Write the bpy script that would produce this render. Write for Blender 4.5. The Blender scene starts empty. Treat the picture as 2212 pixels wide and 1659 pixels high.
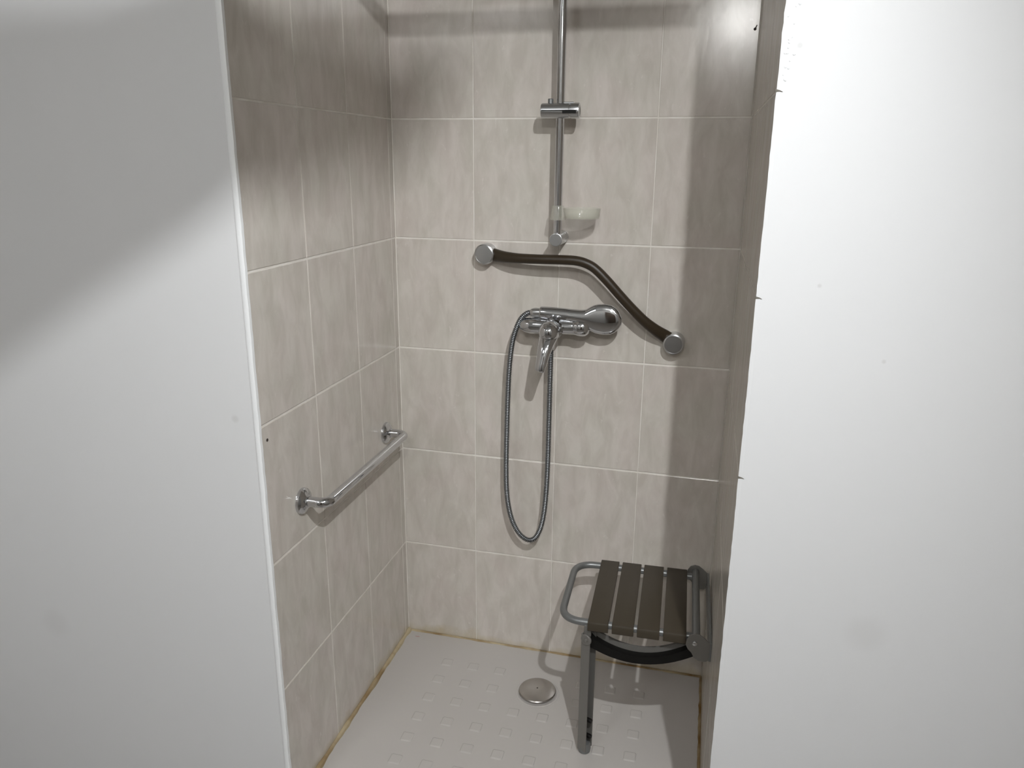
import bpy, bmesh, math, random
from mathutils import Vector, Matrix
PI = math.pi
random.seed(7)
SC = bpy.context.scene
COL = SC.collection

# ------------------------------------------------------------------ camera
cam_d = bpy.data.cameras.new('camera')
cam = bpy.data.objects.new('camera', cam_d)
COL.objects.link(cam)
cam_d.sensor_fit = 'HORIZONTAL'
cam_d.sensor_width = 36.0
cam_d.lens = 1657.01 / 2212 * 36.0
cam_d.clip_start = 0.02
YAW, PITCH, ROLL = 0.2494, -0.2840, 0.0082
_f = Vector((-math.sin(YAW) * math.cos(PITCH), math.cos(YAW) * math.cos(PITCH), math.sin(PITCH)))
_r = Vector((math.cos(YAW), math.sin(YAW), 0))
_u = _r.cross(_f)
_R = math.cos(ROLL) * _r + math.sin(ROLL) * _u
_U = -math.sin(ROLL) * _r + math.cos(ROLL) * _u
m = Matrix((_R, _U, -_f)).transposed().to_4x4()
m.translation = Vector((0.9071, -2.1491, 1.5584))
cam.matrix_world = m
SC.camera = cam

# ------------------------------------------------------------------ world, exposure, lamp settings
w = bpy.data.worlds.new('world')
SC.world = w
w.use_nodes = True
w.node_tree.nodes['Background'].inputs[0].default_value = (0.05, 0.05, 0.05, 1)
SC.view_settings.view_transform = 'Standard'
SC.view_settings.look = 'None'
SC.view_settings.gamma = 1.0
SC.view_settings.use_curve_mapping = False
SC.view_settings.exposure = 0.84
MAIN_LAMP = Vector((1.22, -1.95, 2.45))   # ceiling spotlight over the viewer, turned down into the shower
MAIN_AIM = Vector((-0.42, -0.55, 0.10))
LOW_LAMP = (0.975, -3.10, 2.38)           # small pendant bulb further back, mirrored in the glossy tiles
MAIN_W, LOW_W, FILL_W, FILL_R = 71.0, 92.0, 12.5, 4.0
MAIN_COL, LOW_COL, FILL_COL = (0.97, 0.985, 1.0), (1.0, 0.99, 0.965), (0.98, 0.99, 1.0)
sp_d = bpy.data.lights.new('spot_beam', 'SPOT')
sp_d.energy = MAIN_W
sp_d.color = MAIN_COL
sp_d.spot_size = math.radians(111)
sp_d.spot_blend = 1.0
sp_d.shadow_soft_size = 0.017
spot_o = bpy.data.objects.new('spot_beam', sp_d)
COL.objects.link(spot_o)
spot_o.location = MAIN_LAMP
spot_o.rotation_euler = (MAIN_AIM - MAIN_LAMP).to_track_quat('-Z', 'Y').to_euler()

# ------------------------------------------------------------------ helpers
def lin(r, g, b):
    def c(v):
        v /= 255.0
        return v / 12.92 if v <= 0.04045 else ((v + 0.055) / 1.055) ** 2.4
    return (c(r), c(g), c(b), 1.0)

def mat(name, color, rough=0.5, metal=0.0, spec=0.5, coat=0.0, alpha=1.0, bump=None, vary=None):
    M = bpy.data.materials.new(name)
    M.use_nodes = True
    nt = M.node_tree
    p = nt.nodes['Principled BSDF']
    p.inputs['Base Color'].default_value = color
    p.inputs['Roughness'].default_value = rough
    p.inputs['Metallic'].default_value = metal
    p.inputs['Specular IOR Level'].default_value = spec
    p.inputs['Coat Weight'].default_value = coat
    p.inputs['Coat Roughness'].default_value = 0.08
    p.inputs['Alpha'].default_value = alpha
    if bump or vary:
        tc = nt.nodes.new('ShaderNodeTexCoord')
        if bump:
            n = nt.nodes.new('ShaderNodeTexNoise')
            n.inputs['Scale'].default_value = bump[0]
            n.inputs['Detail'].default_value = 3
            b = nt.nodes.new('ShaderNodeBump')
            b.inputs['Strength'].default_value = bump[1]
            b.inputs['Distance'].default_value = 0.002
            nt.links.new(tc.outputs['Object'], n.inputs['Vector'])
            nt.links.new(n.outputs['Fac'], b.inputs['Height'])
            nt.links.new(b.outputs['Normal'], p.inputs['Normal'])
        if vary:
            n = nt.nodes.new('ShaderNodeTexNoise')
            n.inputs['Scale'].default_value = vary[0]
            n.inputs['Detail'].default_value = 4
            r = nt.nodes.new('ShaderNodeValToRGB')
            r.color_ramp.elements[0].position = 0.35
            r.color_ramp.elements[1].position = 0.65
            r.color_ramp.elements[0].color = vary[1]
            r.color_ramp.elements[1].color = color
            nt.links.new(tc.outputs['Object'], n.inputs['Vector'])
            nt.links.new(n.outputs['Fac'], r.inputs['Fac'])
            nt.links.new(r.outputs['Color'], p.inputs['Base Color'])
    return M

def emit_mat(name, color, strength):
    M = bpy.data.materials.new(name)
    M.use_nodes = True
    nt = M.node_tree
    nt.nodes.clear()
    e = nt.nodes.new('ShaderNodeEmission')
    e.inputs[0].default_value = (*color, 1)
    e.inputs[1].default_value = strength
    o = nt.nodes.new('ShaderNodeOutputMaterial')
    nt.links.new(e.outputs[0], o.inputs[0])
    return M

def tile_mat():
    M = bpy.data.materials.new('beige_marbled_tile')
    M.use_nodes = True
    nt = M.node_tree
    N, Lk = nt.nodes, nt.links
    p = N['Principled BSDF']
    tc = N.new('ShaderNodeTexCoord')
    oi = N.new('ShaderNodeObjectInfo')
    off = N.new('ShaderNodeVectorMath'); off.operation = 'SCALE'
    off.inputs[0].default_value = (7.3, 13.1, 29.7)
    Lk.new(oi.outputs['Random'], off.inputs['Scale'])
    add = N.new('ShaderNodeVectorMath'); add.operation = 'ADD'
    Lk.new(tc.outputs['Object'], add.inputs[0]); Lk.new(off.outputs[0], add.inputs[1])
    def noise(sx, sz, scale, detail, rough, dist):
        mp = N.new('ShaderNodeMapping')
        mp.inputs['Scale'].default_value = (sx, sx, sz)
        Lk.new(add.outputs[0], mp.inputs['Vector'])
        n = N.new('ShaderNodeTexNoise')
        n.inputs['Scale'].default_value = scale
        n.inputs['Detail'].default_value = detail
        n.inputs['Roughness'].default_value = rough
        n.inputs['Distortion'].default_value = dist
        Lk.new(mp.outputs[0], n.inputs['Vector'])
        return n
    streak = noise(1.0, 0.36, 26, 6, 0.58, 0.5)
    cloud = noise(1.0, 0.7, 9, 3, 0.5, 0.3)
    fleck = noise(1.0, 0.6, 70, 3, 0.6, 0.2)
    r1 = N.new('ShaderNodeValToRGB')
    e = r1.color_ramp.elements
    e[0].position, e[0].color = 0.35, lin(*TILE_DARK)
    e[1].position, e[1].color = 0.65, lin(*TILE_LIGHT)
    Lk.new(streak.outputs['Fac'], r1.inputs['Fac'])
    r2 = N.new('ShaderNodeValToRGB')
    e = r2.color_ramp.elements
    e[0].position, e[0].color = 0.35, lin(*TILE_PINK)
    e[1].position, e[1].color = 0.65, lin(*TILE_GREEN)
    Lk.new(cloud.outputs['Fac'], r2.inputs['Fac'])
    mx = N.new('ShaderNodeMix'); mx.data_type = 'RGBA'
    mx.inputs['Factor'].default_value = 0.45
    Lk.new(r1.outputs['Color'], mx.inputs['A']); Lk.new(r2.outputs['Color'], mx.inputs['B'])
    # sparse pale flecks
    r3 = N.new('ShaderNodeValToRGB')
    e = r3.color_ramp.elements
    e[0].position, e[0].color = 0.66, (0, 0, 0, 1)
    e[1].position, e[1].color = 0.74, (0.45, 0.45, 0.45, 1)
    Lk.new(fleck.outputs['Fac'], r3.inputs['Fac'])
    mx2 = N.new('ShaderNodeMix'); mx2.data_type = 'RGBA'
    Lk.new(r3.outputs['Color'], mx2.inputs['Factor'])
    Lk.new(mx.outputs['Result'], mx2.inputs['A'])
    mx2.inputs['B'].default_value = lin(*TILE_FLECK)
    # yellow grime band just above the tray (fixed to the wall)
    geo = N.new('ShaderNodeNewGeometry')
    sep = N.new('ShaderNodeSeparateXYZ')
    Lk.new(geo.outputs['Position'], sep.inputs[0])
    gn = N.new('ShaderNodeTexNoise'); gn.inputs['Scale'].default_value = 14; gn.inputs['Detail'].default_value = 4
    Lk.new(geo.outputs['Position'], gn.inputs['Vector'])
    hm = N.new('ShaderNodeMath'); hm.operation = 'MULTIPLY_ADD'      # z + (noise-.5)*.08
    hm.inputs[1].default_value = -0.10
    Lk.new(gn.outputs['Fac'], hm.inputs[0]); Lk.new(sep.outputs['Z'], hm.inputs[2])
    mr = N.new('ShaderNodeMapRange')
    mr.inputs['From Min'].default_value = -0.055; mr.inputs['From Max'].default_value = -0.018
    mr.inputs['To Min'].default_value = 0.55; mr.inputs['To Max'].default_value = 0.0
    Lk.new(hm.outputs[0], mr.inputs['Value'])
    mx3 = N.new('ShaderNodeMix'); mx3.data_type = 'RGBA'
    Lk.new(mr.outputs[0], mx3.inputs['Factor'])
    Lk.new(mx2.outputs['Result'], mx3.inputs['A'])
    mx3.inputs['B'].default_value = lin(176, 160, 118)
    Lk.new(mx3.outputs['Result'], p.inputs['Base Color'])
    p.inputs['Roughness'].default_value = 0.19
    p.inputs['Specular IOR Level'].default_value = 0.5
    b = N.new('ShaderNodeBump')
    b.inputs['Strength'].default_value = 0.12
    b.inputs['Distance'].default_value = 0.002
    bn = noise(1.0, 0.5, 28, 3, 0.5, 0.3)
    Lk.new(bn.outputs['Fac'], b.inputs['Height'])
    Lk.new(b.outputs['Normal'], p.inputs['Normal'])
    return M

def link(name, me, materials=None, parent=None):
    o = bpy.data.objects.new(name, me)
    COL.objects.link(o)
    if materials is not None:
        for mm in (materials if isinstance(materials, (list, tuple)) else [materials]):
            me.materials.append(mm)
    if parent is not None:
        o.parent = parent
    return o

def bm_obj(name, bm, materials, parent=None, smooth=False, origin=None):
    bmesh.ops.recalc_face_normals(bm, faces=bm.faces)
    me = bpy.data.meshes.new(name)
    if origin is not None:
        bmesh.ops.translate(bm, verts=bm.verts, vec=-Vector(origin))
    bm.to_mesh(me)
    bm.free()
    if smooth:
        me.polygons.foreach_set('use_smooth', [True] * len(me.polygons))
        try:
            me.set_sharp_from_angle(angle=math.radians(smooth if smooth is not True else 35))
        except Exception:
            pass
    o = link(name, me, materials, parent)
    if origin is not None:
        o.location = origin
    return o

def tag(o, label=None, cat=None, group=None, kind=None):
    if label: o['label'] = label
    if cat: o['category'] = cat
    if group: o['group'] = group
    if kind: o['kind'] = kind
    return o

def thing(name, label, cat, loc, rz=0.0):
    o = bpy.data.objects.new(name, None)
    COL.objects.link(o)
    o.location = loc
    o.rotation_euler = (0, 0, rz)
    o.empty_display_size = 0.05
    return tag(o, label, cat)

def box(bm, x0, x1, y0, y1, z0, z1, bev=0.0, seg=2):
    n0 = len(bm.verts)
    vs = [bm.verts.new((x, y, z)) for x in (x0, x1) for y in (y0, y1) for z in (z0, z1)]
    for q in ((0, 1, 3, 2), (4, 6, 7, 5), (0, 4, 5, 1), (2, 3, 7, 6), (0, 2, 6, 4), (1, 5, 7, 3)):
        bm.faces.new([vs[i] for i in q])
    if bev:
        es = list({e for v in vs for e in v.link_edges})
        bmesh.ops.bevel(bm, geom=es, offset=bev, segments=seg, profile=0.5, affect='EDGES')
    return bm

def frames(pts):
    P = [Vector(p) for p in pts]
    T = []
    for i in range(len(P)):
        a = P[max(i - 1, 0)]; b = P[min(i + 1, len(P) - 1)]
        T.append((b - a).normalized())
    ref = Vector((0, 0, 1)) if abs(T[0].z) < 0.9 else Vector((1, 0, 0))
    u = (ref - T[0] * ref.dot(T[0])).normalized()
    out = []
    for p, t in zip(P, T):
        u = (u - t * u.dot(t)).normalized()
        out.append((p, u, t.cross(u)))
    return out

def sweep(bm, pts, radii, n=16, caps=True, ref=None):
    """tube along pts; radii is a number, a list, or a list of (a, b) half axes"""
    fr = frames(pts)
    if not isinstance(radii, (list, tuple)):
        radii = [radii] * len(pts)
    rings = []
    for (p, u, v), r in zip(fr, radii):
        a, b = r if isinstance(r, (list, tuple)) else (r, r)
        rings.append([bm.verts.new(p + u * (a * math.cos(2 * PI * k / n)) + v * (b * math.sin(2 * PI * k / n))) for k in range(n)])
    for A, B in zip(rings, rings[1:]):
        for k in range(n):
            bm.faces.new((A[k], A[(k + 1) % n], B[(k + 1) % n], B[k]))
    if caps:
        bm.faces.new(list(reversed(rings[0])))
        bm.faces.new(rings[-1])
    return bm

def lathe(bm, prof, base, axis, n=32):
    """prof: list of (radius, height along axis)"""
    A = Vector(axis).normalized()
    ref = Vector((0, 0, 1)) if abs(A.z) < 0.9 else Vector((1, 0, 0))
    u = (ref - A * ref.dot(A)).normalized(); v = A.cross(u)
    B = Vector(base)
    rings = []
    for r, h in prof:
        if r < 1e-6:
            rings.append([bm.verts.new(B + A * h)])
        else:
            rings.append([bm.verts.new(B + A * h + u * (r * math.cos(2 * PI * k / n)) + v * (r * math.sin(2 * PI * k / n))) for k in range(n)])
    for X, Y in zip(rings, rings[1:]):
        for k in range(n):
            if len(X) == 1 and len(Y) == 1: continue
            if len(X) == 1: bm.faces.new((X[0], Y[(k + 1) % n], Y[k]))
            elif len(Y) == 1: bm.faces.new((X[k], X[(k + 1) % n], Y[0]))
            else: bm.faces.new((X[k], X[(k + 1) % n], Y[(k + 1) % n], Y[k]))
    if len(rings[0]) > 1: bm.faces.new(list(reversed(rings[0])))
    if len(rings[-1]) > 1: bm.faces.new(rings[-1])
    return bm

def fillet(pts, rad, seg=8):
    P = [Vector(p) for p in pts]
    out = [P[0]]
    for i in range(1, len(P) - 1):
        a, b, c = P[i - 1], P[i], P[i + 1]
        d1 = (a - b); d2 = (c - b)
        r = min(rad, d1.length * 0.49, d2.length * 0.49)
        s = b + d1.normalized() * r; e = b + d2.normalized() * r
        for k in range(seg + 1):
            t = k / seg
            out.append(s * (1 - t) ** 2 + b * (2 * t * (1 - t)) + e * t ** 2)
    out.append(P[-1])
    return out

def spline(pts, per=10):
    P = [Vector(p) for p in pts]
    P = [P[0] * 2 - P[1]] + P + [P[-1] * 2 - P[-2]]
    out = []
    for i in range(1, len(P) - 2):
        p0, p1, p2, p3 = P[i - 1], P[i], P[i + 1], P[i + 2]
        for k in range(per):
            t = k / per
            out.append(0.5 * ((2 * p1) + (p2 - p0) * t + (2 * p0 - 5 * p1 + 4 * p2 - p3) * t * t + (3 * p1 - p0 - 3 * p2 + p3) * t ** 3))
    out.append(P[-2])
    return out

def resample(pts, step):
    L = [0]
    for a, b in zip(pts, pts[1:]): L.append(L[-1] + (b - a).length)
    n = max(2, int(L[-1] / step)); out = []; j = 0
    for i in range(n + 1):
        s = L[-1] * i / n
        while j < len(L) - 2 and L[j + 1] < s: j += 1
        t = (s - L[j]) / max(1e-9, L[j + 1] - L[j])
        out.append(pts[j].lerp(pts[j + 1], t))
    return out

def prism(bm, poly, y0, y1, bev=0.0):
    """poly in (x, z), extruded along y"""
    a = [bm.verts.new((x, y0, z)) for x, z in poly]
    b = [bm.verts.new((x, y1, z)) for x, z in poly]
    bm.faces.new(a); bm.faces.new(list(reversed(b)))
    n = len(poly)
    for k in range(n):
        bm.faces.new((a[k], b[k], b[(k + 1) % n], a[(k + 1) % n]))
    if bev:
        es = list({e for v in a + b for e in v.link_edges})
        bmesh.ops.bevel(bm, geom=es, offset=bev, segments=2, profile=0.5, affect='EDGES')
    return bm

# ------------------------------------------------------------------ materials
TILE_DARK, TILE_LIGHT = (189, 182, 173), (216, 210, 203)
TILE_PINK, TILE_GREEN, TILE_FLECK = (208, 199, 193), (201, 198, 188), (222, 217, 211)
M_TILE = tile_mat()
M_GROUT = mat('pale_grout', lin(236, 233, 227), 0.75, vary=(18, lin(222, 217, 208)))
M_PAINT = mat('white_wall_paint', lin(222, 223, 224), 0.5, bump=(60, 0.05))
def smudge(M, spots):
    nt = M.node_tree; N, Lk = nt.nodes, nt.links
    p = N['Principled BSDF']
    geo = N.new('ShaderNodeNewGeometry')
    col = N.new('ShaderNodeRGB'); col.outputs[0].default_value = p.inputs['Base Color'].default_value[:]
    cur = col.outputs[0]
    for (x, y, z), r, k in spots:
        d = N.new('ShaderNodeVectorMath'); d.operation = 'DISTANCE'
        d.inputs[1].default_value = (x, y, z)
        Lk.new(geo.outputs['Position'], d.inputs[0])
        mr = N.new('ShaderNodeMapRange'); mr.interpolation_type = 'SMOOTHSTEP'
        mr.inputs['From Min'].default_value = r * 0.25; mr.inputs['From Max'].default_value = r
        mr.inputs['To Min'].default_value = k; mr.inputs['To Max'].default_value = 0.0
        Lk.new(d.outputs['Value'], mr.inputs['Value'])
        mx = N.new('ShaderNodeMix'); mx.data_type = 'RGBA'
        Lk.new(mr.outputs[0], mx.inputs['Factor']); Lk.new(cur, mx.inputs['A'])
        mx.inputs['B'].default_value = lin(150, 146, 138)
        cur = mx.outputs['Result']
    Lk.new(cur, p.inputs['Base Color'])
smudge(M_PAINT, [((1.243, -0.78, 0.715), 0.050, 0.09), ((-0.640, -0.78, 0.414), 0.055, 0.08), ((-0.057, -0.78, 1.018), 0.012, 0.18), ((1.089, -0.78, 1.360), 0.005, 0.22), ((1.205, -0.78, 1.237), 0.005, 0.20), ((1.018, -0.78, 1.734), 0.007, 0.22)])
M_BEAD = mat('white_gloss_bead', lin(244, 246, 247), 0.3, bump=(90, 0.25))
M_CEIL = mat('white_ceiling_paint', lin(215, 215, 213), 0.8)
M_ROOM = mat('beige_room_wall', lin(166, 164, 160), 0.5)
M_FLOOR = mat('grey_floor_tile', lin(112, 106, 98), 0.4, vary=(6, lin(98, 92, 86)))
M_TRAY = mat('white_glazed_tray', lin(188, 184, 180), 0.22, bump=(20, 0.03))
M_CHROME = mat('polished_chrome', (0.62, 0.63, 0.65, 1), 0.06, 1.0)
M_CHROME_D = mat('worn_chrome', (0.60, 0.61, 0.62, 1), 0.28, 1.0)
M_HOSE = mat('ribbed_hose_metal', (0.24, 0.25, 0.26, 1), 0.34, 1.0)
M_GREY = mat('grey_coated_metal', lin(128, 130, 130), 0.38, 0.55)
M_GREYF = mat('flat_grey_metal', lin(124, 122, 118), 0.5, 0.35)
M_BLACK = mat('black_plastic', lin(14, 13, 12), 0.5, spec=0.25)
M_SLAT = mat('taupe_brown_plastic', lin(62, 55, 44), 0.48, bump=(900, 0.08))
M_BAR = mat('dark_brown_plastic', lin(48, 38, 24), 0.42, bump=(900, 0.06))
M_CLEAR = mat('cloudy_clear_plastic', lin(208, 208, 194), 0.12, alpha=0.32)
M_SEAL = mat('stained_sealant', lin(186, 172, 142), 0.6, vary=(9, lin(122, 92, 44)))
M_NICK = mat('shadowy_joint_nick', lin(110, 106, 98), 0.9)
M_DARK = mat('dark_hole', lin(52, 44, 38), 0.9)
M_STICK = mat('pinkish_print', lin(176, 146, 140), 0.5)
M_DOOR = mat('dark_wood_door', lin(70, 58, 48), 0.4)

# ------------------------------------------------------------------ setting
W, WR, DEP = 0.984, 0.990, 0.780
H = 2.66
FZ = -0.16            # room floor; the tray sits on a raised plinth
ROWS = [0.0, 0.336, 0.669, 1.002, 1.335, 1.668, 2.001, 2.334, H]
RL = 0.0014          # how far a tile stands proud of the grout

_tiles = {}
def tile_mesh(wd, ht):
    key = (round(wd, 4), round(ht, 4))
    if key not in _tiles:
        bm = bmesh.new()
        b = min(0.0016, wd * 0.2)
        rings = []
        for y, ins in ((0.0, 0.0), (-RL * 0.45, 0.0), (-RL, b)):
            x, z = wd / 2 - ins, ht / 2 - ins
            rings.append([bm.verts.new(c) for c in ((-x, y, -z), (x, y, -z), (x, y, z), (-x, y, z))])
        for A, B in zip(rings, rings[1:]):
            for k in range(4):
                bm.faces.new((A[k], A[(k + 1) % 4], B[(k + 1) % 4], B[k]))
        bm.faces.new(rings[-1])
        bmesh.ops.recalc_face_normals(bm, faces=bm.faces)
        me = bpy.data.meshes.new('tile')
        bm.to_mesh(me); bm.free()
        me.materials.append(M_TILE)
        # normals outwards towards -y
        _tiles[key] = me
    return _tiles[key]

def lay(parent, cols, place, gap=0.0029, gz=0.0042):
    for c0, c1 in zip(cols, cols[1:]):
        for z0, z1 in zip(ROWS, ROWS[1:]):
            o = bpy.data.objects.new('tile', tile_mesh(round(c1 - c0 - gap, 4), round(z1 - z0 - gz, 4)))
            COL.objects.link(o)
            o.parent = parent
            x, y, rz = place((c0 + c1) / 2)
            o.location = (x, y, (z0 + z1) / 2)
            o.rotation_euler = (random.uniform(-.0007, .0007), random.uniform(-.0005, .0005), rz + random.uniform(-.0012, .0012))

bm = bmesh.new(); box(bm, -1.45, 2.35, RL, 0.14, FZ, H)
wall_back = tag(bm_obj('wall_back', bm, M_GROUT), kind='structure')
lay(wall_back, [0.0, 0.243, 0.4945, 0.7485, W], lambda c: (c, RL, 0.0), gap=0.0023)

def pier(name, quad):
    bm = bmesh.new()
    lo = [bm.verts.new((x, y, FZ)) for x, y in quad]
    hi = [bm.verts.new((x, y, H)) for x, y in quad]
    faces = []
    for k in range(4):
        faces.append(bm.faces.new((lo[k], lo[(k + 1) % 4], hi[(k + 1) % 4], hi[k])))
    bm.faces.new(lo); bm.faces.new(list(reversed(hi)))
    bm.faces.ensure_lookup_table()
    faces[0].material_index = 1
    return tag(bm_obj(name, bm, [M_PAINT, M_GROUT]), kind='structure')
wall_left = pier('wall_left', [(-RL, RL), (-RL, -DEP), (-1.45, -DEP), (-1.45, RL)])
lay(wall_left, [0.0015, 0.031, 0.2826, 0.5295, DEP], lambda c: (-RL, -c, PI / 2))
RANG = math.atan((WR - W) / DEP)
wall_right = pier('wall_right', [(W + RL, RL), (WR + RL, -DEP), (2.35, -DEP), (2.35, RL)])
lay(wall_right, [0.0015, 0.031, 0.2826, 0.5295, DEP - 0.001], lambda c: (W + RL + (WR - W) * c / DEP, -c, -PI / 2 + RANG))

# painted corner bead on the left, ragged painted tile edge on the right
def bead(name, x, y, sx, wdt, proud, rag, z1=H):
    bm = bmesh.new()
    rings = []
    n = 170
    for i in range(n + 1):
        z = FZ + (z1 - FZ) * i / n
        j = rag * (0.6 * math.sin(i * 0.9) * math.sin(i * 0.37 + 1) + random.uniform(-1, 1) * 0.6)
        prof = ((sx * -wdt, 0.002), (sx * -wdt, -proud * 0.3), (sx * -wdt * 0.55, -proud), (sx * (0.0012 + j), -proud * 0.5), (sx * (0.0012 + j), 0.006))
        rings.append([bm.verts.new((x + px, y + py, z)) for px, py in prof])
    for A, B in zip(rings, rings[1:]):
        for k in range(5):
            bm.faces.new((A[k], A[(k + 1) % 5], B[(k + 1) % 5], B[k]))
    bm.faces.new(rings[0]); bm.faces.new(rings[-1])
    return tag(bm_obj(name, bm, M_BEAD, smooth=60), kind='structure')
bead('trim_1', 0.0, -DEP, 1, 0.012, 0.004, 0.0007)
# right corner: thin ragged paint edge with nicks where the tile joints meet it, and a few lumps of filler
bm = bmesh.new()
rings = []
for i in range(200):
    z = FZ + (H - FZ) * i / 199
    j = 0.0004 * random.uniform(-1, 1) + (0.0016 * random.random() if 1.66 < z < 1.92 else 0)
    rings.append([bm.verts.new(c) for c in ((WR + 0.006, -DEP - 0.0002, z), (WR + 0.001, -DEP - 0.0007, z), (WR - 0.0008 + j, -DEP - 0.0005, z), (WR - 0.0008 + j, -DEP + 0.001, z), (WR + 0.006, -DEP + 0.001, z))])
for A, B in zip(rings, rings[1:]):
    for k in range(5):
        bm.faces.new((A[k], A[(k + 1) % 5], B[(k + 1) % 5], B[k]))
trim2 = tag(bm_obj('trim_2', bm, M_PAINT, smooth=60), kind='structure')
for z in ROWS[3:6]:
    bm = bmesh.new()
    prism(bm, [(WR - 0.002, z - 0.0022), (WR + 0.0050, z - 0.0012), (WR + 0.0095, z - 0.0018), (WR + 0.0050, z + 0.0006), (WR - 0.002, z + 0.0026)], -DEP - 0.0012, -DEP + 0.001)
    bm_obj('joint_nick', bm, M_NICK, trim2)
rnd = random.Random(3)
bm = bmesh.new()
for k in range(16):
    cx, cz = WR + 0.006 + abs(rnd.gauss(0, 0.012)), rnd.uniform(1.68, 1.80)
    r = rnd.uniform(0.0012, 0.0032)
    n0 = len(bm.verts)
    ret = bmesh.ops.create_icosphere(bm, subdivisions=2, radius=r)
    for v in ret['verts']:
        v.co = Vector((cx + v.co.x, -DEP - 0.0004 + v.co.y * 0.35, cz + v.co.z * rnd.uniform(0.9, 1.4)))
bm_obj('filler_lumps', bm, M_BEAD, trim2, smooth=True)['kind'] = 'stuff'

# room in front of the alcove
X0, X1, Y0 = -1.45, 2.35, -4.1
def slab(name, args, M):
    bm = bmesh.new(); box(bm, *args)
    return tag(bm_obj(name, bm, M), kind='structure')
slab('ceiling', (X0 - .1, X1 + .1, Y0 - .1, 0.14, H, H + 0.1), M_CEIL)
slab('floor', (X0 - .1, X1 + .1, Y0 - .1, 0.14, FZ - 0.1, FZ), M_FLOOR)
slab('wall_front', (X0 - .1, X1 + .1, Y0 - .1, Y0, FZ, H), M_ROOM)
slab('wall_left_side', (X0 - .1, X0, Y0, -DEP, FZ, H), M_ROOM)
slab('wall_right_side', (X1, X1 + .1, Y0, -DEP, FZ, H), M_ROOM)
bm = bmesh.new(); box(bm, 0.35, 1.20, Y0 - 0.01, Y0 + 0.03, FZ, 2.04, 0.004)
dr = tag(bm_obj('door_1', bm, M_DOOR), kind='structure')
bm = bmesh.new(); sweep(bm, fillet([(1.12, Y0 + 0.02, 1.0), (1.12, Y0 + 0.08, 1.0), (1.00, Y0 + 0.08, 1.0)], 0.02), 0.009, 12)
bm_obj('door_handle', bm, M_CHROME, dr, smooth=True)
# unseen blocker added above the viewer on two rods, shaped for the slanting shadow
bm = bmesh.new()
prism(bm, [(0.735, 2.107), (0.785, 2.137), (0.839, 2.17), (0.887, 2.197), (0.931, 2.222), (0.977, 2.258), (1.017, 2.295), (1.055, 2.327), (1.075, 2.349), (1.081, 2.362), (1.079, 2.377), (1.037, 2.36), (0.977, 2.33), (0.874, 2.31), (0.823, 2.309), (0.735, 2.309)], -1.684, -1.676)
for x, z in ((0.78, 2.29), (1.0, 2.33)):
    box(bm, x - 0.002, x + 0.002, -1.682, -1.678, z, H)
tag(bm_obj('shadow_blocker', bm, M_CEIL), kind='structure')

# ------------------------------------------------------------------ shower tray
slab('trim_3', (0.0, 0.984, -0.79, 0.0, FZ, -0.02), M_GROUT)
tray = thing('shower_tray', 'white shower tray with raised square grip pads filling the alcove floor', 'shower tray', (0.49, -0.42, -0.02))
TB = Vector((0.49, -0.42, -0.02))
bm = bmesh.new(); box(bm, 0.0005, 0.9835, -0.80, 0.0005, -0.02, 0.0, 0.004)
bmesh.ops.translate(bm, verts=bm.verts, vec=-TB)
bm_obj('basin', bm, M_TRAY, tray)
def pad_mesh():
    bm = bmesh.new()
    rings = []
    for z, hx, hy in ((-0.0005, 0.0175, 0.0185), (0.0016, 0.0150, 0.0150), (0.0021, 0.0130, 0.0130)):
        ring = []
        for cx, cy in ((-1, -1), (1, -1), (1, 1), (-1, 1)):
            for dx, dy in (((0.72, 1), (1, 0.72)) if cx * cy < 0 else ((1, 0.72), (0.72, 1))):
                pass
        q = 0.82
        for dx, dy in ((-q, -1), (q, -1), (1, -q), (1, q), (q, 1), (-q, 1), (-1, q), (-1, -q)):
            ring.append(bm.verts.new((dx * hx, dy * hy, z)))
        rings.append(ring)
    for A, B in zip(rings, rings[1:]):
        for k in range(8):
            bm.faces.new((A[k], A[(k + 1) % 8], B[(k + 1) % 8], B[k]))
    bm.faces.new(rings[-1])
    bmesh.ops.recalc_face_normals(bm, faces=bm.faces)
    me = bpy.data.meshes.new('grip_pad'); bm.to_mesh(me); bm.free()
    me.materials.append(M_TRAY)
    return me
PAD = pad_mesh()
for j in range(8):
    for i in range(8):
        px, py = 0.1875 + 0.0876 * i, -0.139 - 0.0862 * j
        if math.hypot(px - 0.5, py + 0.207) < 0.098: continue
        o = bpy.data.objects.new('grip_pad', PAD); COL.objects.link(o); o.parent = tray
        o.location = Vector((px, py, 0.0)) - TB
# stained sealant beads along the three walls
def seal(p0, p1, r, seed):
    rnd = random.Random(seed)
    a, b = Vector(p0), Vector(p1)
    pts, rad = [], []
    for i in range(41):
        pts.append(a.lerp(b, i / 40)); rad.append(r * rnd.uniform(0.7, 1.25))
    bm = bmesh.new(); sweep(bm, pts, rad, 8)
    bmesh.ops.translate(bm, verts=bm.verts, vec=-TB)
    return bm_obj('sealant_bead', bm, M_SEAL, tray, smooth=True)
seal((0.002, -0.002, 0.0), (0.982, -0.002, 0.0), 0.0042, 1)
seal((0.002, -0.002, 0.0), (0.002, -0.78, 0.0), 0.0085, 2)
seal((0.982, -0.002, 0.0), (0.987, -0.78, 0.0), 0.0052, 3)
bm = bmesh.new(); box(bm, 0.036, 0.051, -0.0345, -0.0305, -0.0002, 0.0004)
bmesh.ops.translate(bm, verts=bm.verts, vec=-TB)
o = bm_obj('printed_mark', bm, M_STICK, tray); o['label'] = 'small pinkish printed mark in the tray corner'

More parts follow.
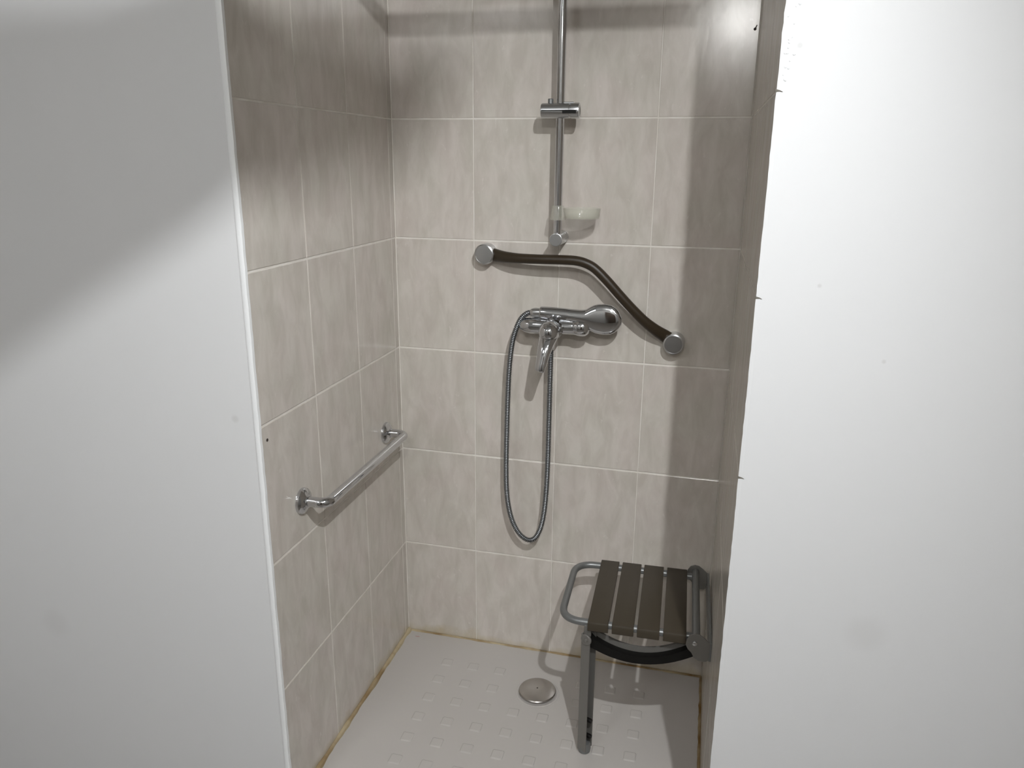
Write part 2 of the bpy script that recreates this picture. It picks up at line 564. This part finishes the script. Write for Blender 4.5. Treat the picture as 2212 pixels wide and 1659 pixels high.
# drain
dc = thing('shower_drain', 'round domed chrome drain cover in the white shower tray', 'drain', (0.5, -0.207, 0.0))
bm = bmesh.new(); lathe(bm, [(0.066, -0.002), (0.066, 0.0006), (0.064, 0.0016), (0.060, 0.0012), (0.058, 0.0002), (0.050, 0.0002)], (0, 0, 0), (0, 0, 1), 48)
bm_obj('rim', bm, M_TRAY, dc, smooth=True)
bm = bmesh.new(); lathe(bm, [(0.030, 0.0), (0.050, 0.003), (0.0555, 0.0055), (0.0565, 0.0085), (0.0545, 0.0112), (0.045, 0.0138), (0.030, 0.0156), (0.015, 0.0165), (0.0, 0.0168)], (0, 0, 0), (0, 0, 1), 48)
bm_obj('cover', bm, mat('brushed_drain_metal', (0.50, 0.48, 0.46, 1), 0.26, 1.0), dc, smooth=True)
bm = bmesh.new(); lathe(bm, [(0.0022, 0.016), (0.0022, 0.0172), (0.0, 0.0172)], (0, 0, 0), (0, 0, 1), 10)
bm_obj('centre_hole', bm, M_DARK, dc)

# ------------------------------------------------------------------ folding seat on the right wall
SX, SY, SR = 0.940, -0.246, 0.030
seat = thing('folding_shower_seat', 'folding shower seat with four taupe slats on a grey metal frame, fixed to right wall', 'shower seat', (SX, SY, 0.0), SR)
ZT = 0.415
for k, (a, b) in enumerate(((-0.271, -0.218), (-0.2085, -0.153), (-0.1445, -0.088), (-0.0785, -0.0215))):
    bm = bmesh.new()
    hy = 0.167
    # slat that turns down over the frame tube at both ends
    prof = [(-hy + 0.004, ZT - 0.030), (-hy - 0.001, ZT - 0.026), (-hy - 0.0015, ZT - 0.008), (-hy + 0.001, ZT - 0.0025), (-hy + 0.006, ZT), (0, ZT + 0.0003),
            (hy - 0.006, ZT), (hy - 0.001, ZT - 0.0025), (hy + 0.0015, ZT - 0.008), (hy + 0.001, ZT - 0.026), (hy - 0.004, ZT - 0.030),
            (hy - 0.008, ZT - 0.026), (hy - 0.008, ZT - 0.010), (0, ZT - 0.009), (-hy + 0.008, ZT - 0.010), (-hy + 0.008, ZT - 0.026)]
    A = [bm.verts.new((a, y, z)) for y, z in prof]; B = [bm.verts.new((b, y, z)) for y, z in prof]
    n = len(prof)
    for i in range(n):
        bm.faces.new((A[i], A[(i + 1) % n], B[(i + 1) % n], B[i]))
    bm.faces.new(A); bm.faces.new(list(reversed(B)))
    es = [e for e in bm.edges if (e.verts[0] in A and e.verts[1] in A) or (e.verts[0] in B and e.verts[1] in B)]
    bmesh.ops.bevel(bm, geom=es, offset=0.0014, segments=2, profile=0.5, affect='EDGES')
    bm_obj('slat', bm, M_SLAT, seat, smooth=30)
ZF = 0.401
bm = bmesh.new()
yt = 0.150
loop = fillet([(0.0, -yt, ZF), (-0.345, -yt, ZF), (-0.345, yt, ZF), (0.0, yt, ZF)], 0.062, 10)
sweep(bm, loop, 0.0098, 16)
bm_obj('frame_tube', bm, M_GREY, seat, smooth=True)
bm = bmesh.new()
sweep(bm, [(0.003, -0.168, ZF + 0.004), (0.003, 0.172, ZF + 0.004)], 0.0105, 16)
bm_obj('hinge_tube', bm, M_GREY, seat, smooth=True)
# wall brackets
def bracket(y0, y1, far=False):
    poly = [(-0.022, 0.392), (-0.020, 0.408), (-0.012, 0.421), (0.0, 0.426), (0.012, 0.424), (0.024, 0.415), (0.0385, 0.402), (0.0385, 0.356), (0.030, 0.350), (0.012, 0.350), (0.000, 0.357), (-0.006, 0.372), (-0.016, 0.380)]
    bm = bmesh.new(); prism(bm, poly, y0, y1, 0.0008)
    o = bm_obj('wall_bracket', bm, M_GREYF, seat)
    bm = bmesh.new(); lathe(bm, [(0.0065, 0), (0.0060, 0.0022), (0.0035, 0.0036), (0.0, 0.004)], (0.0, y0 if not far else y1, 0.399), (0, -1 if not far else 1, 0), 14)
    bm_obj('bolt', bm, M_CHROME_D, o, smooth=True)
    return o
bracket(-0.176, -0.172)
bracket(0.172, 0.176, True)
bm = bmesh.new()
box(bm, 0.036, 0.0425, -0.176, 0.176, 0.352, 0.404, 0.001)
bm_obj('wall_plate', bm, M_GREY, seat)
# leg: channel open towards the wall
LX0, LX1 = -0.282, -0.2545
bm = bmesh.new()
lz0, lz1 = 0.012, 0.372
def chan(bm, x0, x1, y0, y1, t, z0, z1):
    prof = [(x1, y0), (x0 + 0.003, y0), (x0, y0 + 0.003), (x0, y1 - 0.003), (x0 + 0.003, y1), (x1, y1), (x1, y1 - t), (x0 + t, y1 - t), (x0 + t, y0 + t), (x1, y0 + t)]
    A = [bm.verts.new((x, y, z0)) for x, y in prof]; B = [bm.verts.new((x, y, z1)) for x, y in prof]
    n = len(prof)
    for i in range(n):
        bm.faces.new((A[i], A[(i + 1) % n], B[(i + 1) % n], B[i]))
    bm.faces.new(A); bm.faces.new(list(reversed(B)))
chan(bm, LX0, LX1, -0.170, -0.136, 0.0028, lz0, lz1)
bmesh.ops.rotate(bm, verts=bm.verts, cent=(-0.268, -0.153, 0), matrix=Matrix.Rotation(math.radians(-24), 3, 'Z'))
leg = bm_obj('leg', bm, M_GREYF, seat)
bm = bmesh.new(); lathe(bm, [(0.0150, 0), (0.0150, 0.004), (0.0140, 0.005), (0, 0.005)], (-0.272, -0.168, 0.362), (-0.40, -0.91, 0), 20)
lathe(bm, [(0.0055, 0.005), (0.005, 0.0075), (0, 0.009)], (-0.272, -0.168, 0.362), (-0.40, -0.91, 0), 12)
bm_obj('pivot_bolt', bm, M_GREYF, leg, smooth=True)
bm = bmesh.new(); lathe(bm, [(0.012, -0.012), (0.0165, -0.010), (0.0175, -0.001), (0.0172, 0.010), (0.0145, 0.018), (0.010, 0.020), (0, 0.020)], (-0.268, -0.153, 0.012), (0, 0, 1), 20)
bm_obj('foot', bm, M_GREY, leg, smooth=True)
for zz in (0.055, 0.105):
    bm = bmesh.new(); lathe(bm, [(0.006, -0.012), (0.0065, 0.0), (0.0055, 0.005), (0, 0.006)], (-0.2545, -0.159, zz), (0.91, -0.40, 0), 12)
    bm_obj('adjusting_screw', bm, M_BLACK, leg, smooth=True)
bm = bmesh.new(); box(bm, -0.281, -0.262, -0.160, -0.140, 0.355, 0.398, 0.002)
bm_obj('pivot_lug', bm, M_GREYF, leg)
# curved brace between leg and wall bracket: grey web with black lower channel
arcp = [(-0.272 + 0.272 * i / 18) for i in range(19)]
def arcz(x, z0, z1, sag):
    t = (x + 0.272) / 0.272
    return z0 * (1 - t) + z1 * t - sag * 4 * t * (1 - t)
def arcband(name, top, bot, y0, y1, M):
    bm = bmesh.new()
    rings = []
    for x in arcp:
        zt, zb = arcz(x, *top), arcz(x, *bot)
        rings.append([bm.verts.new(c) for c in ((x, y0, zb), (x, y0, zt), (x, y1, zt), (x, y1, zb))])
    for A, B in zip(rings, rings[1:]):
        for k in range(4):
            bm.faces.new((A[k], A[(k + 1) % 4], B[(k + 1) % 4], B[k]))
    bm.faces.new(rings[0]); bm.faces.new(rings[-1])
    return bm_obj(name, bm, M, seat, smooth=30)
arcband('curved_brace', (0.388, 0.394, 0.052), (0.366, 0.374, 0.052), -0.138, -0.130, M_GREYF)
o = arcband('brace_channel', (0.372, 0.380, 0.050), (0.340, 0.350, 0.040), -0.160, -0.139, M_BLACK)
o['label'] = 'black underside channel of the brace'

# ------------------------------------------------------------------ chrome grab rail on the left wall
gr = thing('chrome_grab_rail', 'short polished chrome grab rail fixed low on the left tiled wall', 'grab rail', (0.0, -0.380, 0.766))
def flange(parent, base, axis, M, prof, name='flange'):
    bm = bmesh.new(); lathe(bm, prof, base, axis, 36)
    return bm_obj(name, bm, M, parent, smooth=30)
FP = [(0.0325, 0.0), (0.0325, 0.003), (0.0315, 0.007), (0.027, 0.0115), (0.020, 0.0145), (0.0155, 0.0165), (0.0145, 0.020), (0.0, 0.020)]
for y in (-0.250, 0.250):
    flange(gr, (0, y, 0), (1, 0, 0), M_CHROME, FP)
bm = bmesh.new()
sweep(bm, fillet([(0.012, -0.250, 0.0), (0.066, -0.250, 0.0), (0.066, 0.250, 0.0), (0.012, 0.250, 0.0)], 0.055, 12), 0.0128, 20)
bm_obj('bar', bm, M_CHROME, gr, smooth=60)

# ------------------------------------------------------------------ angled brown grab bar on the back wall
ab = thing('angled_grab_bar', 'dark brown angled grab bar with round chrome end caps above the mixer tap', 'grab bar', (0.55, 0.0, 1.19))
AO = Vector((0.55, 0, 1.19))
def P(x, y, z): return Vector((x, y, z)) - AO
for (x, z) in ((0.284, 1.300), (0.829, 1.073)):
    flange(ab, P(x, 0, z), (0, -1, 0), M_CHROME_D, [(0.0290, 0.0), (0.0295, 0.004), (0.0295, 0.036), (0.0285, 0.0405), (0.0250, 0.0425), (0.0240, 0.0418), (0.0, 0.0424)], 'end_cap')
pts = [(0.298, -0.020, 1.2990), (0.318, -0.026, 1.2970), (0.346, -0.043, 1.2958), (0.390, -0.060, 1.2955), (0.450, -0.069, 1.2965), (0.520, -0.072, 1.2975), (0.555, -0.072, 1.2965), (0.582, -0.072, 1.2905),
       (0.608, -0.072, 1.277), (0.640, -0.072, 1.248), (0.674, -0.070, 1.212), (0.706, -0.065, 1.178), (0.745, -0.056, 1.139), (0.776, -0.043, 1.113), (0.802, -0.026, 1.0935), (0.818, -0.020, 1.082)]
rr = [(0.0190, 0.0125), (0.0182, 0.0122), (0.0160, 0.0120), (0.0140, 0.0125)] + [0.0132] * 8 + [(0.0140, 0.0126), (0.0158, 0.0122), (0.0182, 0.0122), (0.0190, 0.0122)]
sp = spline([P(*p) for p in pts], 6)
rad = []
for i in range(len(rr) - 1):
    a = rr[i] if isinstance(rr[i], tuple) else (rr[i], rr[i]); b = rr[i + 1] if isinstance(rr[i + 1], tuple) else (rr[i + 1], rr[i + 1])
    for k in range(6): rad.append((a[0] + (b[0] - a[0]) * k / 6, a[1] + (b[1] - a[1]) * k / 6))
rad.append(rr[-1])
bm = bmesh.new(); sweep(bm, sp, rad, 20)
bm_obj('bar', bm, M_BAR, ab, smooth=60)

# ------------------------------------------------------------------ slide rail with shower holder
RX, RY = 0.5025, -0.075
sr = thing('shower_slide_rail', 'vertical chrome shower slide rail on the back wall with sliding holder', 'shower rail', (RX, 0.0, 1.34))
SO = Vector((RX, 0, 1.34))
def Q(x, y, z): return Vector((x, y, z)) - SO
bm = bmesh.new(); sweep(bm, [Q(RX, RY, 1.352), Q(RX, RY, 2.15)], 0.0108, 24)
bm_obj('rail', bm, M_CHROME, sr, smooth=True)
for z in (1.353, 2.15):
    flange(sr, Q(RX - 0.0005, 0, z), (0, -1, 0), M_CHROME_D, [(0.0178, 0.0), (0.0178, 0.0942), (0.0172, 0.0956), (0.0160, 0.0961), (0.0157, 0.0961), (0.0, 0.0961)], 'wall_bracket')
hd = flange(sr, Q(0.4535, RY - 0.006, 1.682), (1, 0, 0), M_CHROME_D,
            [(0.0165, 0.0), (0.0185, 0.0015), (0.0190, 0.006), (0.0190, 0.074), (0.0178, 0.0755), (0.0178, 0.078), (0.0195, 0.0795), (0.0198, 0.097), (0.0188, 0.1), (0.0145, 0.1005), (0.0130, 0.099), (0.0, 0.099)], 'shower_holder')
bm = bmesh.new(); lathe(bm, [(0.0072, 0.0), (0.0072, 0.012), (0.0062, 0.0135), (0, 0.0135)], Q(0.4775, RY - 0.006, 1.698), (0, 0, 1), 16)
bm_obj('lock_button', bm, M_GREY, hd, smooth=30)
bm = bmesh.new(); box(bm, 0.512 - SO.x, 0.548 - SO.x, RY - 0.0265, RY - 0.0245, 1.6745 - SO.z, 1.6825 - SO.z, 0.0006)
bm_obj('groove', bm, M_BLACK, hd)
bm = bmesh.new(); sweep(bm, [Q(0.457, RY - 0.0255, 1.682), Q(0.551, RY - 0.0255, 1.682)], 0.0011, 6)
bm_obj('seam', bm, M_BLACK, hd)
bm = bmesh.new(); box(bm, 0.512 - SO.x, 0.540 - SO.x, RY - 0.014, RY + 0.006, 1.698 - SO.z, 1.7035 - SO.z, 0.0015)
bm_obj('clamp_tab', bm, M_CHROME_D, hd)

# soap dish clipped on the rail
sd = thing('soap_dish', 'clear plastic soap dish clipped near the bottom of the chrome slide rail', 'soap dish', (RX, RY, 1.405))
bm = bmesh.new(); lathe(bm, [(0.0112, 0.0), (0.0215, 0.0), (0.0200, 0.010), (0.0165, 0.034), (0.0150, 0.0375), (0.0112, 0.0375)], (0, 0, 0), (0, 0, 1), 28)
bm_obj('clip_ring', bm, M_CLEAR, sd, smooth=30)
bm = bmesh.new()
rings = []
n = 40
for z, s in ((0.004, 0.02), (0.0035, 0.75), (0.0050, 0.90), (0.012, 0.955), (0.028, 0.985), (0.0315, 1.0), (0.0318, 0.965), (0.028, 0.955), (0.013, 0.925), (0.0072, 0.86), (0.0066, 0.7), (0.0066, 0.02)):
    ring = []
    for k in range(n):
        t = 2 * PI * k / n
        ring.append(bm.verts.new((0.066 + 0.050 * s * math.cos(t), -0.004 + 0.044 * s * math.sin(t), z)))
    rings.append(ring)
for A, B in zip(rings, rings[1:]):
    for k in range(n):
        bm.faces.new((A[k], A[(k + 1) % n], B[(k + 1) % n], B[k]))
bm.faces.new(rings[0]); bm.faces.new(rings[-1])
bm_obj('dish', bm, M_CLEAR, sd, smooth=50)

# ------------------------------------------------------------------ mixer tap
mx = thing('shower_mixer_tap', 'chrome single lever shower mixer tap on the back wall below the brown grab bar', 'mixer tap', (0.497, 0.0, 1.105))
MO = Vector((0.497, 0, 1.105))
def Rm(x, y, z): return Vector((x, y, z)) - MO
for x in (0.430, 0.570):
    flange(mx, Rm(x, 0, 1.106), (0, -1, 0), M_CHROME, [(0.0315, 0.0), (0.0315, 0.003), (0.0290, 0.010), (0.0200, 0.018), (0.0160, 0.022), (0.0155, 0.050), (0, 0.050)], 'wall_rose')
bm = bmesh.new()
prof = [(0.3965, 0.004), (0.398, 0.010), (0.404, 0.0158), (0.414, 0.0210), (0.430, 0.0242), (0.455, 0.0244), (0.485, 0.0235), (0.525, 0.0222), (0.550, 0.0222), (0.558, 0.0225), (0.563, 0.0250), (0.575, 0.0262), (0.587, 0.0245), (0.595, 0.0190), (0.599, 0.011), (0.600, 0.003)]
sweep(bm, [Rm(x, -0.062, 1.110 + 0.002 * (x - 0.5) / 0.1) for x, r in prof], [r for x, r in prof], 28)
body = bm_obj('body', bm, M_CHROME, mx, smooth=40)
bm = bmesh.new(); lathe(bm, [(0.010, 0), (0.0105, 0.006), (0.0125, 0.007), (0.0125, 0.022), (0.0110, 0.024), (0, 0.024)], Rm(0.489, -0.060, 1.090), (0, 0, -1), 18)
bm_obj('hose_outlet', bm, M_CHROME, mx, smooth=30)
bm = bmesh.new()
lathe(bm, [(0.0300, 0.0), (0.0300, 0.016), (0.0280, 0.019), (0.0280, 0.022), (0.0295, 0.024), (0.0290, 0.034), (0.0, 0.034)], Rm(0.497, -0.072, 1.105), (-0.05, -1, 0.02), 36)
bm_obj('cartridge_collar', bm, M_CHROME, mx, smooth=30)
bm = bmesh.new()
lathe(bm, [(0.0285, 0.0), (0.0300, 0.008), (0.0295, 0.018), (0.0262, 0.029), (0.0200, 0.038), (0.0110, 0.0435), (0, 0.045)], Rm(0.4955, -0.104, 1.1055), (-0.06, -1, -0.05), 36)
lv = [(0.4945, -0.112, 1.100), (0.4925, -0.124, 1.088), (0.4895, -0.140, 1.070), (0.4865, -0.151, 1.050), (0.484, -0.158, 1.031), (0.4815, -0.163, 1.016), (0.480, -0.165, 1.006), (0.4795, -0.165, 1.003)]
lr = [(0.016, 0.0285), (0.0165, 0.0270), (0.0150, 0.0225), (0.0130, 0.0188), (0.0112, 0.0165), (0.0100, 0.0152), (0.0090, 0.0142), (0.0060, 0.0110)]
sl = spline([Rm(*p) for p in lv], 5)
rl = []
for a, b in zip(lr, lr[1:]):
    for k in range(5): rl.append((a[0] + (b[0] - a[0]) * k / 5, a[1] + (b[1] - a[1]) * k / 5))
rl.append(lr[-1])
sweep(bm, sl, rl, 24)
bm_obj('lever', bm, M_CHROME, mx, smooth=45)

# ------------------------------------------------------------------ hand shower laid on top of the mixer
hs = thing('hand_shower', 'chrome hand shower lying on top of the mixer tap, round head to the right', 'shower head', (0.56, -0.066, 1.137))
HO = Vector((0.56, -0.066, 1.137))
sec = [(0.4565, 1.1475, 0.0140, 0.0140), (0.460, 1.1475, 0.0172, 0.0155), (0.480, 1.1470, 0.0180, 0.0155), (0.510, 1.1455, 0.0182, 0.0152), (0.545, 1.1430, 0.0190, 0.0150), (0.570, 1.1410, 0.0200, 0.0148), (0.583, 1.1400, 0.0225, 0.0145), (0.592, 1.1392, 0.0290, 0.0142),
       (0.602, 1.1385, 0.0350, 0.0140), (0.616, 1.1380, 0.0405, 0.0138), (0.638, 1.1375, 0.0432, 0.0135), (0.657, 1.1375, 0.0405, 0.0130), (0.671, 1.1380, 0.0320, 0.0122), (0.680, 1.1385, 0.0210, 0.0105), (0.6850, 1.1390, 0.0090, 0.006), (0.6860, 1.1390, 0.002, 0.002)]
bm = bmesh.new()
sp = spline([Vector((x, -0.066, z)) - HO for x, z, a, b in sec], 4)
rl = []
for p, q in zip(sec, sec[1:]):
    for k in range(4):
        t = k / 4
        rl.append((p[2] + (q[2] - p[2]) * t, p[3] + (q[3] - p[3]) * t))
rl.append((sec[-1][2], sec[-1][3]))
sweep(bm, sp, rl, 32)
bm_obj('shell', bm, M_CHROME, hs, smooth=50)
bm = bmesh.new(); lathe(bm, [(0.036, 0.0), (0.036, 0.0022), (0.033, 0.0034), (0, 0.0036)], Vector((0.639, -0.0545, 1.1375)) - HO, (0, 1, 0), 32)
bm_obj('spray_plate', bm, M_GREY, hs, smooth=30)
bm = bmesh.new(); lathe(bm, [(0.0105, 0.0), (0.0130, 0.002), (0.0132, 0.018), (0.0112, 0.026), (0.0085, 0.030), (0, 0.030)], Vector((0.459, -0.066, 1.1475)) - HO, (-1, 0, -0.05), 20)
bm_obj('hose_nut', bm, M_CHROME_D, hs, smooth=30)

# ribbed hose
hz = thing('shower_hose', 'grey ribbed metal shower hose hanging in a long loop below the mixer tap', 'hose', (0.43, -0.06, 0.43))
ZO = Vector((0.43, -0.06, 0.43))
hp = [(0.434, -0.066, 1.1465), (0.418, -0.066, 1.142), (0.400, -0.065, 1.124), (0.385, -0.064, 1.090), (0.374, -0.062, 1.045), (0.366, -0.060, 0.970), (0.362, -0.058, 0.880), (0.359, -0.055, 0.780), (0.357, -0.053, 0.680), (0.358, -0.052, 0.600), (0.364, -0.052, 0.540),
      (0.376, -0.052, 0.490), (0.394, -0.052, 0.453), (0.414, -0.052, 0.433), (0.434, -0.052, 0.427), (0.452, -0.052, 0.439), (0.467, -0.052, 0.472), (0.477, -0.053, 0.525), (0.483, -0.054, 0.600), (0.486, -0.055, 0.700), (0.487, -0.057, 0.820), (0.488, -0.059, 0.940), (0.489, -0.060, 1.068)]
path = resample(spline([Vector(p) - ZO for p in hp], 10), 0.0013)
cyc = (0.0082, 0.0078, 0.0062, 0.0076)
bm = bmesh.new(); sweep(bm, path, [cyc[i % 4] for i in range(len(path))], 10)
bm_obj('ribbed_sleeve', bm, M_HOSE, hz, smooth=80)
bm = bmesh.new(); lathe(bm, [(0.0080, -0.030), (0.0095, -0.024), (0.0105, -0.006), (0.0105, 0.0), (0, 0.0)], Vector((0.489, -0.060, 1.070)) - ZO, (0, 0, 1), 18)
bm_obj('end_nut', bm, M_CHROME_D, hz, smooth=30)

# ------------------------------------------------------------------ small marks on the tiles
bm = bmesh.new(); lathe(bm, [(0.0038, 0.0), (0.0034, 0.0008), (0, 0.0008)], (0, 0, 0), (1, 0, 0), 12)
o = bm_obj('screw_hole', bm, M_DARK, smooth=True); o.location = (0.0, -0.754, 0.966)
tag(o, 'tiny dark screw hole in the left tiled wall beside the white edge', 'hole')
bm = bmesh.new()
lathe(bm, [(0.0036, 0.0), (0.0030, 0.0012), (0, 0.0012)], (0, 0, 0), (0, -1, 0), 12)
sweep(bm, [(0.001, -0.0006, 0.002), (0.004, -0.0008, 0.009)], 0.0012, 6)
o = bm_obj('drilled_hole', bm, M_DARK, smooth=True); o.location = (0.972, 0.0, 1.874)
tag(o, 'small dark drilled hole near the top right corner of the back wall', 'hole')

# ------------------------------------------------------------------ curtain rail across the opening (casts the band near the top)
cr = thing('curtain_rail', 'straight white curtain rail spanning the top of the alcove opening', 'curtain rail', (0.49, -0.735, 2.112))
bm = bmesh.new(); sweep(bm, [(-0.488, 0.0, 0.006), (0.497, 0.0, 0.002)], 0.017, 16)
bm_obj('rail', bm, M_GREY, cr, smooth=True)

# ------------------------------------------------------------------ lamps
lampo = thing('ceiling_spotlight', 'grey ceiling spotlight over the viewer turned down into the shower', 'ceiling lamp', (MAIN_LAMP.x, MAIN_LAMP.y, H))
LB = Vector((MAIN_LAMP.x, MAIN_LAMP.y, H))
AX = (MAIN_LAMP - MAIN_AIM).normalized()
bm = bmesh.new(); lathe(bm, [(0.045, 0.0), (0.045, 0.018), (0.040, 0.022), (0.0, 0.022)], (0, 0, 0), (0, 0, -1), 24)
sweep(bm, [Vector((0, 0, -0.02)), MAIN_LAMP - LB + AX * 0.06 + Vector((0, 0, 0.02))], 0.006, 10)
bm_obj('base', bm, M_GREY, lampo, smooth=30)
bm = bmesh.new(); lathe(bm, [(0.032, 0.024), (0.032, 0.080), (0.026, 0.090), (0.0, 0.090), (0.0, 0.086), (0.028, 0.078), (0.028, 0.024)], MAIN_LAMP - LB, AX, 24)
bm_obj('housing', bm, M_GREY, lampo, smooth=30)
def bulb(parent, q, r, colr, wt):
    bm = bmesh.new(); lathe(bm, [(0.018, -0.03), (0.018, 0.03), (0, 0.03)], q + Vector((0, 0, r + 0.018)), (0, 0, 1), 16)
    so = bm_obj('socket', bm, M_GREY, parent, smooth=30)
    bm = bmesh.new(); bmesh.ops.create_uvsphere(bm, u_segments=20, v_segments=12, radius=r)
    bmesh.ops.translate(bm, verts=bm.verts, vec=q)
    bm_obj('bulb', bm, emit_mat('lit_bulb', colr, wt), so, smooth=True)
pl = thing('pendant_lamp', 'small warm pendant bulb on a thin cord behind the viewer', 'pendant lamp', (LOW_LAMP[0], LOW_LAMP[1], H))
bm = bmesh.new(); sweep(bm, [(0, 0, 0), (0, 0, LOW_LAMP[2] - H + 0.06)], 0.003, 8)
bm_obj('cord', bm, M_GREY, pl)
bulb(pl, Vector((0, 0, LOW_LAMP[2] - H)), 0.078, LOW_COL, LOW_W)
for px, pw, lab in ((-0.5, FILL_W, 'round white fill lamp added over the left of the room behind the viewer'), (1.75, FILL_R, 'round white fill lamp added over the right of the room behind the viewer')):  # unseen lamps added as soft fill to lift the ambient light
    pn = tag(thing('fill_panel_lamp', lab, 'ceiling lamp', (px, -3.2, H)), group='round fill lamps added behind the viewer')
    bm = bmesh.new(); lathe(bm, [(0.30, 0.0), (0.30, 0.03), (0.285, 0.035), (0.285, 0.028)], (0, 0, 0), (0, 0, -1), 40)
    bm_obj('ring', bm, M_GREY, pn, smooth=30)
    bm = bmesh.new(); lathe(bm, [(0.284, 0.029), (0.284, 0.033), (0, 0.036)], (0, 0, 0), (0, 0, -1), 40)
    bm_obj('diffuser', bm, emit_mat('fill_diffuser', FILL_COL, pw), pn, smooth=30)
